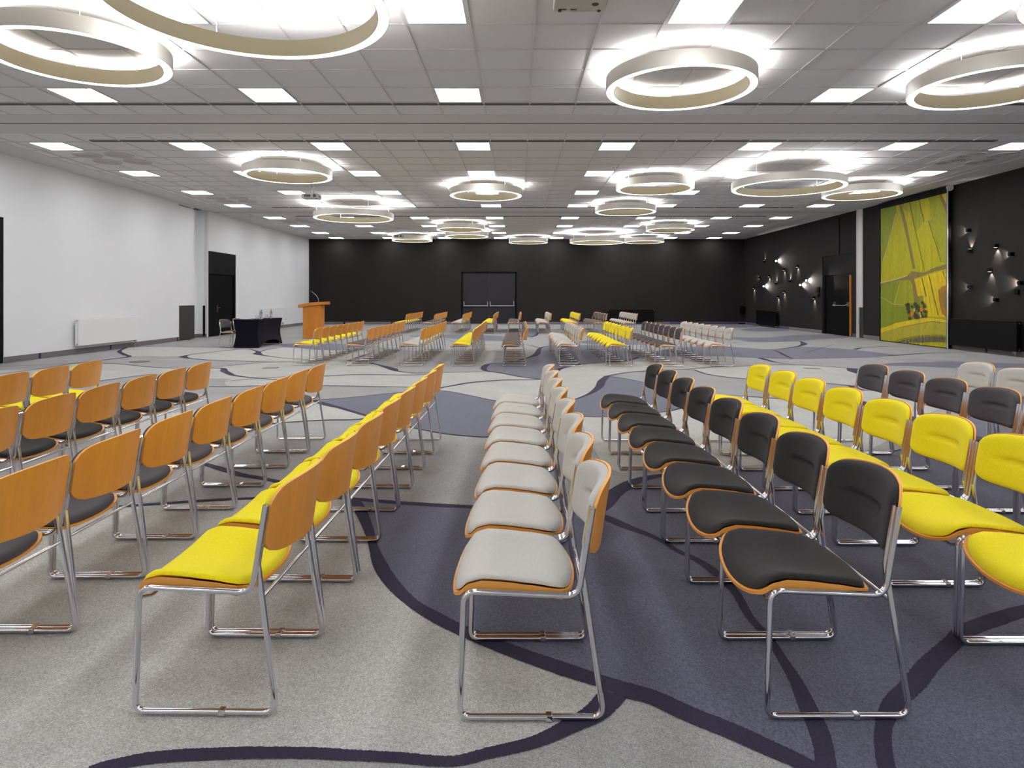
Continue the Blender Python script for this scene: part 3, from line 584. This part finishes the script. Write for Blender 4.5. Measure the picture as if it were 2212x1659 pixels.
row('yellow', 1.775, 2.125, 1.79, 'nearest', 6)
row('charcoal', 2.82, 2.15, 2.865, 'nearest', 7, range(2, 8))
row('light grey', 3.92, 2.35, 3.97, 'nearest', 8, range(4, 8))
kinds = ['yellow', 'brown grey', 'light grey', 'yellow', 'brown grey', 'light grey', 'yellow', 'charcoal', 'light grey']
mx = [633, 746.6, 862.7, 973.8, 1084.5, 1206.4, 1315, 1424.7, 1534]
my = [13.52, 13.46, 13.38, 13.34, 13.28, 13.26, 13.26, 13.25, 13.25]
for i, (kd, x, y) in enumerate(zip(kinds, mx, my)):
    X = (x - CX) * y / F; row(kd, X, y, X, 'middle', i)
fx = [852, 913, 974.5, 1041, 1097, 1162.5, 1226, 1284, 1350]
kinds[7] = 'brown grey'
for i, (kd, x) in enumerate(zip(kinds, fx)):
    X = (x - CX) * 25.2 / F; row(kd, X, 25.2, X, 'farthest', i)

# ---------------------------------------------------------------- speaker's table, chairs, lectern
def table_cloth():
    bm = bmesh.new(); hx, hy, H = .355, .91, .785; nz = 16
    per = []
    nx_, ny_ = 10, 22
    for i in range(nx_): per.append((-1 + 2 * i / nx_, -1, 'x'))
    for i in range(ny_): per.append((1, -1 + 2 * i / ny_, 'y'))
    for i in range(nx_): per.append((1 - 2 * i / nx_, 1, 'x'))
    for i in range(ny_): per.append((-1, 1 - 2 * i / ny_, 'y'))
    rings = []
    for j in range(nz + 1):
        s = j / nz; ring = []
        for ux, uy, side in per:
            run = uy if side == 'y' else ux
            arch = (.17 if side == 'y' else .0) * max(0, 1 - abs(run) ** 2.2)
            z = H * (1 - s) + arch * s ** 1.2
            wst = math.sin(math.pi * min(1, s * 1.02)) ** 1.1 * .055
            extra = wst * (.9 if side == 'y' else .6) * (1 - .4 * abs(run))
            x = ux * (hx - wst * .8 - (extra * .3 if side == 'y' else 0)); y = uy * (hy - wst * 1.1)
            if s > .9: x *= 1 + (s - .9) * .1
            ring.append(bm.verts.new((x, y, max(z, .004))))
        rings.append(ring)
    n = len(per)
    for j in range(nz):
        for k in range(n): bm.faces.new((rings[j][k], rings[j][(k + 1) % n], rings[j + 1][(k + 1) % n], rings[j + 1][k]))
    bm.faces.new(rings[0][::-1]); return bm
tb = thing('conference_table', 'folding table under a fitted black cloth, with bottles on it, beside the lectern', 'table', (-7.585, 19.06, 0))
o = link('tablecloth', table_cloth(), M['cloth'], tb, True); o.data.set_sharp_from_angle(angle=1.0)
bm = bmesh.new()
for sx in (-1, 1):
    for sy in (-1, 1): sweep(bm, [(sx * .30, sy * .84, .001), (sx * .27, sy * .72, .75)], .014, 8)
link('table_legs', bm, M['steel'], tb)
def bottle(x, y, label):
    t = thing('water_bottle', label, 'bottle', (x, y, .786), 0, 'water bottles on the black table')
    bm = bmesh.new(); lathe(bm, [(.03, 0), (.034, .01), (.034, .15), (.03, .18), (.014, .22), (.013, .245)], 18); link('bottle_body', bm, M['glass'], t, True)
    bm = bmesh.new(); lathe(bm, [(.0348, .06), (.0348, .12)], 18, close=False); link('paper_label', bm, M['label_glint'], t, True)
    bm = bmesh.new(); lathe(bm, [(.016, .245), (.016, .268), (.012, .27)], 14); link('cap', bm, M['steel'], t, True)
def tumbler(x, y, label):
    bm = bmesh.new(); lathe(bm, [(.026, 0), (.033, .11), (.031, .11), (.025, .008), (.001, .008)], 18)
    o = tag(link('drinking_glass', bm, M['glass'], None, True), label, 'glass', 'glasses on the black table'); o.location = (x, y, .786)
bottle(-7.38, 18.72, 'clear water bottle on the black table, nearer the camera'); bottle(-7.42, 19.55, 'clear water bottle on the black table, nearer the lectern')
tumbler(-7.49, 18.66, 'clear glass left of the nearer bottle on the black table'); tumbler(-7.36, 18.6, 'clear glass in front of the nearer bottle, black table'); tumbler(-7.53, 19.5, 'clear upturned glass left of the farther bottle, black table')
tag(link('notepad', B((-7.87, 18.6, .786), (-7.62, 18.9, .790)), M['paper']), 'white notepad on the near end of the black table', 'notepad', 'notepads on the black table')
tag(link('notepad', B((-7.87, 19.3, .786), (-7.62, 19.6, .790)), M['paper']), 'white notepad on the far half of the black table', 'notepad', 'notepads on the black table')
chair('charcoal', -8.27, 18.78, math.pi - .22, 'charcoal chair left of the black table, nearest the camera, seen from its padded side', 'chairs behind the speaker table')
chair('charcoal', -8.30, 19.72, math.pi - .15, 'charcoal chair half hidden behind the black table near the lectern', 'chairs behind the speaker table')

lt = thing('lectern', 'orange wooden lectern with slanted top and microphone, left of the yellow rows', 'lectern', (-7.05, 22.26, 0))
link('pedestal', B((-.31, 0, 0), (.31, .42, 1.14), 0, .004), M['oak'], lt)
bm = bmesh.new(); P = [(-.46, 1.055), (-.46, 1.155), (-.02, 1.235), (.47, 1.262), (.47, 1.165), (-.10, 1.125)]
for y in (-.06, .52): pass
va = [bm.verts.new((x, -.06, z)) for x, z in P]; vb = [bm.verts.new((x, .52, z)) for x, z in P]
bm.faces.new(va); bm.faces.new(vb[::-1])
for i in range(6): bm.faces.new((va[i], vb[i], vb[(i + 1) % 6], va[(i + 1) % 6]))
link('slanted_top', bm, M['oak'], lt)
bm = bmesh.new(); sweep(bm, catmull([(.19, .1, 1.245), (.185, .1, 1.35), (.12, .1, 1.47), (.02, .1, 1.56), (-.06, .1, 1.62)], False, 5), .008, 8); mic = link('gooseneck', bm, M['steel'], lt, True)
bm = bmesh.new(); sweep(bm, [(-.02, .1, 1.585), (-.09, .1, 1.635)], .014, 8); link('microphone_head', bm, M['proj_d'], mic, True)

# ---------------------------------------------------------------- radiators
def radiator(x0, x1, y0, y1, z0, z1, m, label, facing):
    cx_, cy_ = (x0 + x1) / 2, (y0 + y1) / 2
    t = thing('panel_radiator', label, 'radiator', (cx_, cy_, z0)); H = z1 - z0; dx, dy = (x1 - x0) / 2, (y1 - y0) / 2
    link('front_panel', B((-dx, -dy, 0), (dx, dy, H), 0, .012), m, t)
    bm = bmesh.new(); n = 24
    for k in range(n):
        u = -1 + 2 * (k + .5) / n
        if facing == 'y': box(bm, (u * dx * .97 - .012, -dy * .6, H), (u * dx * .97 + .006, dy * .6, H + .003))
        else: box(bm, (-dx * .6, u * dy * .97 - .012, H), (dx * .6, u * dy * .97 + .006, H + .003))
    link('top_grille', bm, M['proj_d'] if m is M['black_paint'] else M['tbar'], t)
    bm = bmesh.new(); near = -dy if facing != 'y' else dy; sx = (-dx if facing == 'R' else dx)
    if facing == 'y':
        for xx in (-dx, dx):
            b2_ = bmesh.new(); lathe(b2_, [(.018, H - .06), (.018, H - .03)], 12, (xx, -dy - .004)); link('valve_cap', b2_, M['steel'], t)
        sweep(bm, [(dx - .1, 0, 0), (dx - .1, 0, -z0 + .01)], .01, 8)
    else:
        for zz in (H - .05, .04): b2_ = bmesh.new(); sweep(b2_, [(0, -dy - .012, zz), (0, -dy + .01, zz)], .018, 12); link('valve_cap', b2_, M['steel'], t)
        yv = dy - .08 if facing == 'L' else -dy + .12
        sweep(bm, [(0, yv, .01), (0, yv, -z0 + .01)], .01, 8); box(bm, (-.03, yv - .05, -.045), (.03, yv + .05, -.01))
    link('supply_pipe', bm, M['steel'], t)
    bm = bmesh.new(); ex = .06
    if facing == 'L': box(bm, (-dx - ex, -dy * .8, H * .3), (-dx, -dy * .7, H * .7)); box(bm, (-dx - ex, dy * .7, H * .3), (-dx, dy * .8, H * .7))
    if facing == 'R': box(bm, (dx, -dy * .8, H * .3), (dx + ex, -dy * .7, H * .7)); box(bm, (dx, dy * .7, H * .3), (dx + ex, dy * .8, H * .7))
    if facing == 'y': box(bm, (-dx * .8, dy, H * .3), (-dx * .7, dy + ex, H * .7)); box(bm, (dx * .7, dy, H * .3), (dx * .8, dy + ex, H * .7))
    link('wall_bracket', bm, m, t)
radiator(XL + .06, XL + .17, 16.1, 18.62, .2, .875, M['white_paint'], 'white panel radiator on the left white wall, nearest the camera', 'L')
radiator(XL + .06, XL + .17, 27.7, 30.3, .25, .92, M['white_paint'], 'white panel radiator behind the black table and lectern', 'L')
radiator(XR - .19, XR - .07, 15.35, 17.75, .12, .84, M['black_paint'], 'large black radiator at the right edge beside the green banner', 'R')
radiator(XR - .18, XR - .07, 29.7, 32.2, .10, .78, M['black_paint'], 'black radiator on the right wall between wall spotlights and corner', 'R')
radiator(4.73, 7.13, YB - .18, YB - .07, .1, .78, M['black_paint'], 'black radiator on the back wall behind the light grey chairs', 'y')
bm = B((11.68, YB - .16, .55), (XR - .02, YB, .95)); tag(link('cable_duct', B((11.6, YB - .12, .0), (XR - .02, YB, .06)), M['black_paint']), 'low black duct on the floor in the far right corner', 'duct')
tag(link('equipment_box', bm, M['black_paint']), 'small black box on the wall in the far right corner', 'wall box')

# ---------------------------------------------------------------- printed banner
BX = 11.8
def bp(px, py, d):
    y = BX * F / (px - CX) if False else (BX - d) * F / (px - CX); return Vector((BX - d, y, CH + (HY - py) * y / F))
def b1(x, y): return (1880 + x / 5.184, 380 + y / 5.184)
def b2(x, y): return (1900 + x / 7.06, 600 + y / 7.06)
cols = [(178, 170, 26), (132, 142, 34), (154, 156, 32), (134, 116, 62), (218, 192, 30), (168, 122, 34), (66, 62, 38), (204, 108, 46), (196, 184, 120), (176, 164, 50), (70, 74, 96)]
bmat = [mat('print_%d' % i, c, .55, spec=.3, noise=(26, .22, 3, .12), scale=(1, 2.5, .25)) for i, c in enumerate(cols)]
Y0, Y1, BZ = 17.92, 21.17, 4.28
bn = bmesh.new()
box(bn, (BX, Y0, .02), (BX + .03, Y1, BZ))
zst = [.0006]
def clampb(v): v.y = min(max(v.y, Y0 + .001), Y1 - .001); v.z = min(max(v.z, .025), BZ - .005); return v
def patch(pts, mi, f=b1):
    zst[0] += .00025; ps = []
    for p in pts:
        q = clampb(bp(*f(*p), zst[0]))
        if not ps or (q - ps[-1]).length > 1e-4: ps.append(q)
    if (ps[0] - ps[-1]).length < 1e-4: ps.pop()
    try:
        fc = bn.faces.new([bn.verts.new(p) for p in ps]); fc.normal_update()
        if fc.normal.x > 0: fc.normal_flip()
        fc.material_index = mi; bmesh.ops.triangulate(bn, faces=[fc])
    except ValueError: pass
def stroke(pts, wd, mi, f=b1):
    zst[0] += .00025; P_ = [Vector(p) for p in pts]; L_, R_ = [], []
    for i, p in enumerate(P_):
        d = P_[min(i + 1, len(P_) - 1)] - P_[max(i - 1, 0)]; d.normalize(); n = Vector((-d.y, d.x)) * wd / 2
        L_.append(bn.verts.new(clampb(bp(*f(*(p + n)), zst[0])))); R_.append(bn.verts.new(clampb(bp(*f(*(p - n)), zst[0]))))
    for i in range(len(P_) - 1):
        fc = bn.faces.new((L_[i], R_[i], R_[i + 1], L_[i + 1])); fc.normal_update()
        if fc.normal.x > 0: fc.normal_flip()
        fc.material_index = mi
patch([(110, 330), (290, 320), (292, 410), (240, 610), (180, 830), (135, 960), (110, 1180)], 1)
patch([(650, 230), (860, 170), (860, 980), (795, 965), (700, 660), (650, 505), (690, 480)], 2)
patch([(330, 330), (550, 260), (600, 510), (520, 620), (500, 600), (440, 420)], 2)
patch([(115, 1225), (325, 1175), (440, 1160), (470, 1250), (510, 1420), (600, 1400), (640, 1600), (115, 1700)], 1)
patch([(325, 1180), (440, 1160), (470, 1250), (500, 1420), (265, 1440)], 2)
patch([(265, 1450), (400, 1450), (430, 1560), (115, 1640), (115, 1360)], 1)
patch([(485, 1165), (650, 1110), (800, 1062), (860, 1100), (860, 1580), (640, 1575), (560, 1400), (515, 1340)], 4)
patch([(515, 1350), (590, 1340), (600, 1450), (530, 1450)], 1)
patch([(760, 1280), (810, 1235), (860, 1220), (860, 1585), (800, 1540), (770, 1400)], 5)
patch([(800, 1330), (835, 1290), (860, 1280), (860, 1500), (825, 1470)], 3); patch([(775, 200), (800, 200), (860, 330), (860, 420), (815, 330)], 3); patch([(800, 180), (860, 170), (860, 320)], 4)
patch([(322, 325), (350, 318), (410, 560), (450, 760), (505, 1040), (475, 1045), (425, 780)], 3)
patch([(115, 1195), (300, 1148), (420, 1110), (470, 1065), (525, 1075), (600, 1082), (720, 1028), (860, 985), (860, 1040), (720, 1068), (600, 1112), (490, 1150), (440, 1162), (320, 1172), (115, 1225)], 3)
patch([(440, 1160), (492, 1148), (535, 1400), (500, 1425), (467, 1220)], 3)
patch([(115, 1190), (300, 1144), (420, 1106), (420, 1118), (300, 1160), (115, 1206)], 8)
patch([(10, 780), (250, 690), (460, 650), (700, 602), (1040, 650), (1040, 690), (800, 662), (450, 730), (10, 860)], 4, b2)
patch([(10, 860), (200, 790), (450, 730), (800, 664), (1040, 695), (1040, 900), (820, 880), (600, 905), (200, 960), (10, 950)], 9, b2)
stroke([(10, 855), (200, 785), (450, 728), (800, 662), (1040, 692)], 5, 6, b2); stroke([(10, 840), (450, 715), (700, 648), (1040, 672)], 4, 8, b2)
stroke([(290, 415), (180, 830), (140, 955)], 6, 8); stroke([(440, 295), (500, 600), (510, 640), (605, 1060)], 4, 6); stroke([(545, 262), (600, 510), (650, 505), (700, 665), (745, 800), (792, 965)], 5, 6)
stroke([(115, 1355), (265, 1440), (420, 1450)], 6, 8); stroke([(265, 1440), (325, 1215)], 5, 8)
stroke([(575, 1140), (625, 1350)], 8, 6); stroke([(655, 1110), (760, 1560)], 7, 6); stroke([(810, 1070), (855, 1180)], 8, 6)
for k in range(8):
    stroke([(500 + k * 42, 1190 - k * 12), (560 + k * 42, 1540)], 2.2, 3)
patch([(200, 1000), (600, 905), (820, 865), (1040, 905), (1040, 930), (820, 900), (600, 940), (260, 1010)], 0, b2)
for k in range(36):
    x = 240 + k * 22.5; top = 870 + ((x - 820) / 600) ** 2 * 95
    L = 60 + 50 * min(1, (x - 240) / 400); patch([(x, top + 22), (x + 11, top + 20), (x + 13, top + L), (x + 2, top + L)], 10, b2); patch([(x, top), (x + 8, top), (x + 7, top + 16), (x + 1, top + 16)], 6, b2)
random.seed(3)
for cx_, cy_, r in ((425, 420, 28), (430, 470, 22), (440, 525, 18), (455, 615, 20), (540, 410, 26), (575, 450, 30), (600, 500, 26), (560, 590, 34), (525, 560, 22), (655, 380, 20), (680, 430, 22), (700, 520, 22), (655, 590, 20), (705, 585, 18), (490, 440, 14), (620, 560, 14)):
    r *= 1.2; patch([(cx_ + r * random.uniform(.7, 1.15) * math.cos(a * math.pi / 5), cy_ + r * 1.2 * random.uniform(.7, 1.15) * math.sin(a * math.pi / 5)) for a in range(10)], 6, b2)
patch([(470, 540), (490, 505), (530, 520), (520, 570), (475, 585)], 7, b2); patch([(615, 465), (655, 460), (665, 500), (640, 520), (618, 505)], 7, b2)
patch([(505, 480), (540, 470), (550, 510), (515, 520)], 8, b2); patch([(600, 520), (620, 515), (640, 600), (620, 610)], 8, b2); patch([(85, 835), (120, 815), (128, 825), (95, 842)], 8, b2)
bt = thing('hanging_banner', 'tall banner printed with an aerial photo of green and yellow fields', 'banner', (BX, (Y0 + Y1) / 2, 0))
o = link('printed_sheet', bn, bmat, bt, 'keep'); o.location = (-BX, -(Y0 + Y1) / 2, 0)
cy_ = (Y0 + Y1) / 2
bm = B((-.01, Y0 - cy_ - .05, 0), (.09, Y0 - cy_ - .002, BZ + .12)); box(bm, (-.01, Y1 - cy_ + .002, 0), (.09, Y1 - cy_ + .06, BZ + .12)); box(bm, (.0, Y0 - cy_, 0), (.06, Y1 - cy_, .02)); box(bm, (-.04, Y0 - cy_ - .06, BZ + .0), (.14, Y1 - cy_ + .06, BZ + .17))
link('side_frame', bm, M['door_dark'], bt)
bm = bmesh.new(); sweep(bm, [(.03, Y0 - cy_ - .12, BZ + .13), (.03, Y0 - cy_ - .06, BZ + .13)], .085, 18); link('roller_end_cap', bm, M['proj'], bt, label='grey round end cap')
link('edge_profile', B((-.03, Y0 - cy_ - .075, 0), (-.005, Y0 - cy_ - .05, BZ + .1)), M['alu'], bt)

# ---------------------------------------------------------------- wall spotlights
sp0 = thing('spotlight', '', 'wall light')
link('lamp_body', B((-.10, -.045, -.045), (0, .045, .045), 0, .004), M['black_paint'], sp0)
link('lens', B((-.085, -.03, .045), (-.03, .03, .0475)), M['lamp_e'], sp0)
def spot(px, py, dirn, pw, label, first=[True]):
    y = (XR - .05) * F / (px - CX); z = CH + (HY - py) * y / F
    o = sp0 if first[0] else copy_thing(sp0, (0, 0, 0)); first[0] = False
    ang = {'U': 0, 'D': math.pi, 'F': -math.pi / 2, 'N': math.pi / 2}[dirn]   # F: towards far end, N: towards the camera
    o.location = (XR, y, z); o.rotation_euler = (ang, 0, 0)
    o['label'] = 'small black wall spotlight, ' + label; o['group'] = 'small black spotlights on the right wall'
    if dirn == 'N' or pw > W1 * 2.7:
        ln = [c for c in o.children if c.name.startswith('lens')][0]
        if dirn == 'N': ln.material_slots[0].link = 'OBJECT'; ln.material_slots[0].material = M['lamp_b']
    ld = bpy.data.lights.new('spot_beam', 'SPOT'); ld.energy = pw; ld.spot_size = math.radians(72); ld.spot_blend = .7; ld.shadow_soft_size = .01; ld.color = (1, .93, .84)
    lo = bpy.data.objects.new('spot_beam', ld); sc.collection.objects.link(lo); lo.parent = o; lo.location = (-.055, 0, .052)
    lo.rotation_euler = (math.radians(180), math.radians(20), 0)
W1 = 14
for a in ((1650.8, 565, 'U', W1, 'topmost left of the far cluster, shining up'), (1676, 564, 'N', W1 * 2.6, 'top of far cluster with a bright sideways flare'), (1693, 582, 'D', W1, 'far cluster, right below the bright top flare'),
          (1722, 575, 'D', W1, 'far cluster, highest one on its right side'), (1640.5, 600, 'F', W1 * .5, 'leftmost of far cluster with faint amber glow'), (1660.4, 596, 'D', W1, 'far cluster, just above the left bright flare'),
          (1676, 612, 'U', W1, 'far cluster centre, shining up'), (1705.7, 607, 'U', W1, 'far cluster, right of centre, shining up'), (1741, 606, 'N', W1 * 2.6, 'upper of the two bright flares by the door'),
          (1728, 616, 'N', W1 * 2.6, 'lower of the two bright flares by the door'), (1649, 618.5, 'N', W1 * 2.6, 'bright flare at lower left of the far cluster'), (1627.8, 621, 'D', W1, 'far cluster, lowest at its left end by the corner'),
          (1693, 629, 'D', W1, 'far cluster, lower middle, shining down'), (1680, 641, 'D', W1, 'lowest in the middle of the far cluster'), (1757.5, 643, 'D', W1, 'low one just left of the dark door'),
          (2092, 497.5, 'F', W1 * .9, 'highest one right of the green banner'), (2095, 542, 'U', W1 * .7, 'second highest beside the banner, shining up'), (2151, 531, 'D', W1 * .9, 'near cluster top centre, shining down'), (2184, 549, 'F', W1 * .9, 'near cluster upper right, shining left'),
          (2138, 583, 'D', W1 * .6, 'middle of the near cluster, shining down'), (2204, 611, 'F', W1 * 3, 'brightest flare at the right picture edge'), (2095, 620, 'F', W1 * .2, 'dim one near the banner at middle height'), (2151, 647.5, 'F', W1 * .8, 'lowest lit one above the large black radiator')):
    spot(*a)
def wbox(px, py, s, label):
    y = (XR) * F / (px - CX); z = CH + (HY - py) * y / F
    tag(link('control_box', B((XR - .05, y - s, z - s), (XR, y + s, z + s), 0, .005), M['black_paint']), label, 'wall control', 'black wall controls')
wbox(1769, 626, .11, 'upper black control box left of the dark door'); wbox(1769, 637.5, .07, 'lower smaller black control box left of the dark door')
wbox(2199, 631, .06, 'small black box under the bright flare at the right edge')

# ---------------------------------------------------------------- projectors and floor boxes
def projector(x, y, z, wd, label):
    t = thing('projector', label, 'projector', (x, y, z)); h = wd / 2
    link('housing', B((-h, -h * .8, 0), (h, h * .8, .12), 0, .025), M['proj'], t)
    bm = bmesh.new(); sweep(bm, [(h * .6, -h * .8 - .015, .06), (h * .6, -h * .7, .06)], .04, 16)
    link('lens', bm, M['proj_d'], t)
    bm = B((-h * .7, -h * .8 - .004, .03), (h * .1, -h * .79, .09)); box(bm, (h - .004, -h * .5, .03), (h + .004, h * .5, .09)); link('vent_grille', bm, M['proj_d'], t)
    bm = bmesh.new(); sweep(bm, [(0, 0, .1), (0, 0, ZC - z)], .016, 10); lathe(bm, [(.07, ZC - z - .02), (.07, ZC - z - .001)], 18)
    for sx in (-1, 1): sweep(bm, [(0, 0, .2), (sx * h * .5, h * .3, .12)], .008, 6)
    link('ceiling_mount', bm, M['steel'], t)
    bm = bmesh.new()
    for sx, sy in ((-.75, -.6), (.75, -.6), (-.75, .6), (.75, .6)): lathe(bm, [(.016, -.008), (.016, .002)], 12, (sx * h, sy * h))
    box(bm, (-h * .35, h * .45, -.0015), (-h * .1, h * .55, .001)); box(bm, (-h * .8, h * .45, -.0015), (-h * .5, h * .55, .001))
    lathe(bm, [(.03, -.003), (.03, .001)], 16, (h * .55, h * .05))
    link('underside_feet', bm, M['proj_d'], t)
projector(.54, 5.60, 3.93, .46, 'grey ceiling projector cut off by the top picture edge, seen from below')
projector(-5.60, 17.66, 4.08, .44, 'white projector hanging below the ring light above the lectern area')
projector(-5.3, 28.9, 4.06, .42, 'distant small projector overlapping the leftmost far ring light')
bm = bmesh.new(); lathe(bm, [(.20, 0), (.20, .004), (.19, .006)], 32); o = tag(link('floor_outlet_cover', bm, M['skirt']), 'round grey outlet cover on the light carpet near the left wall', 'floor outlet'); o.location = fl(302, 781)
for px, py, d in ((585, 794.5, 'left, in front of the yellow row of the middle block'), (1754, 795.5, 'right, between yellow chairs and the large banner')):
    c = fl(px, py); bm = bmesh.new()
    for a, b in (((-.13, -.11, 0), (.13, -.10, .003)), ((-.13, .10, 0), (.13, .11, .003)), ((-.13, -.11, 0), (-.12, .11, .003)), ((.12, -.11, 0), (.13, .11, .003))): box(bm, a, b)
    box(bm, (-.12, -.1, 0), (.12, .1, .0015), 1)
    o = tag(link('floor_box', bm, [M['proj_d'], M['carpet_mid']]), 'square carpeted floor box lid, ' + d, 'floor box'); o.location = c
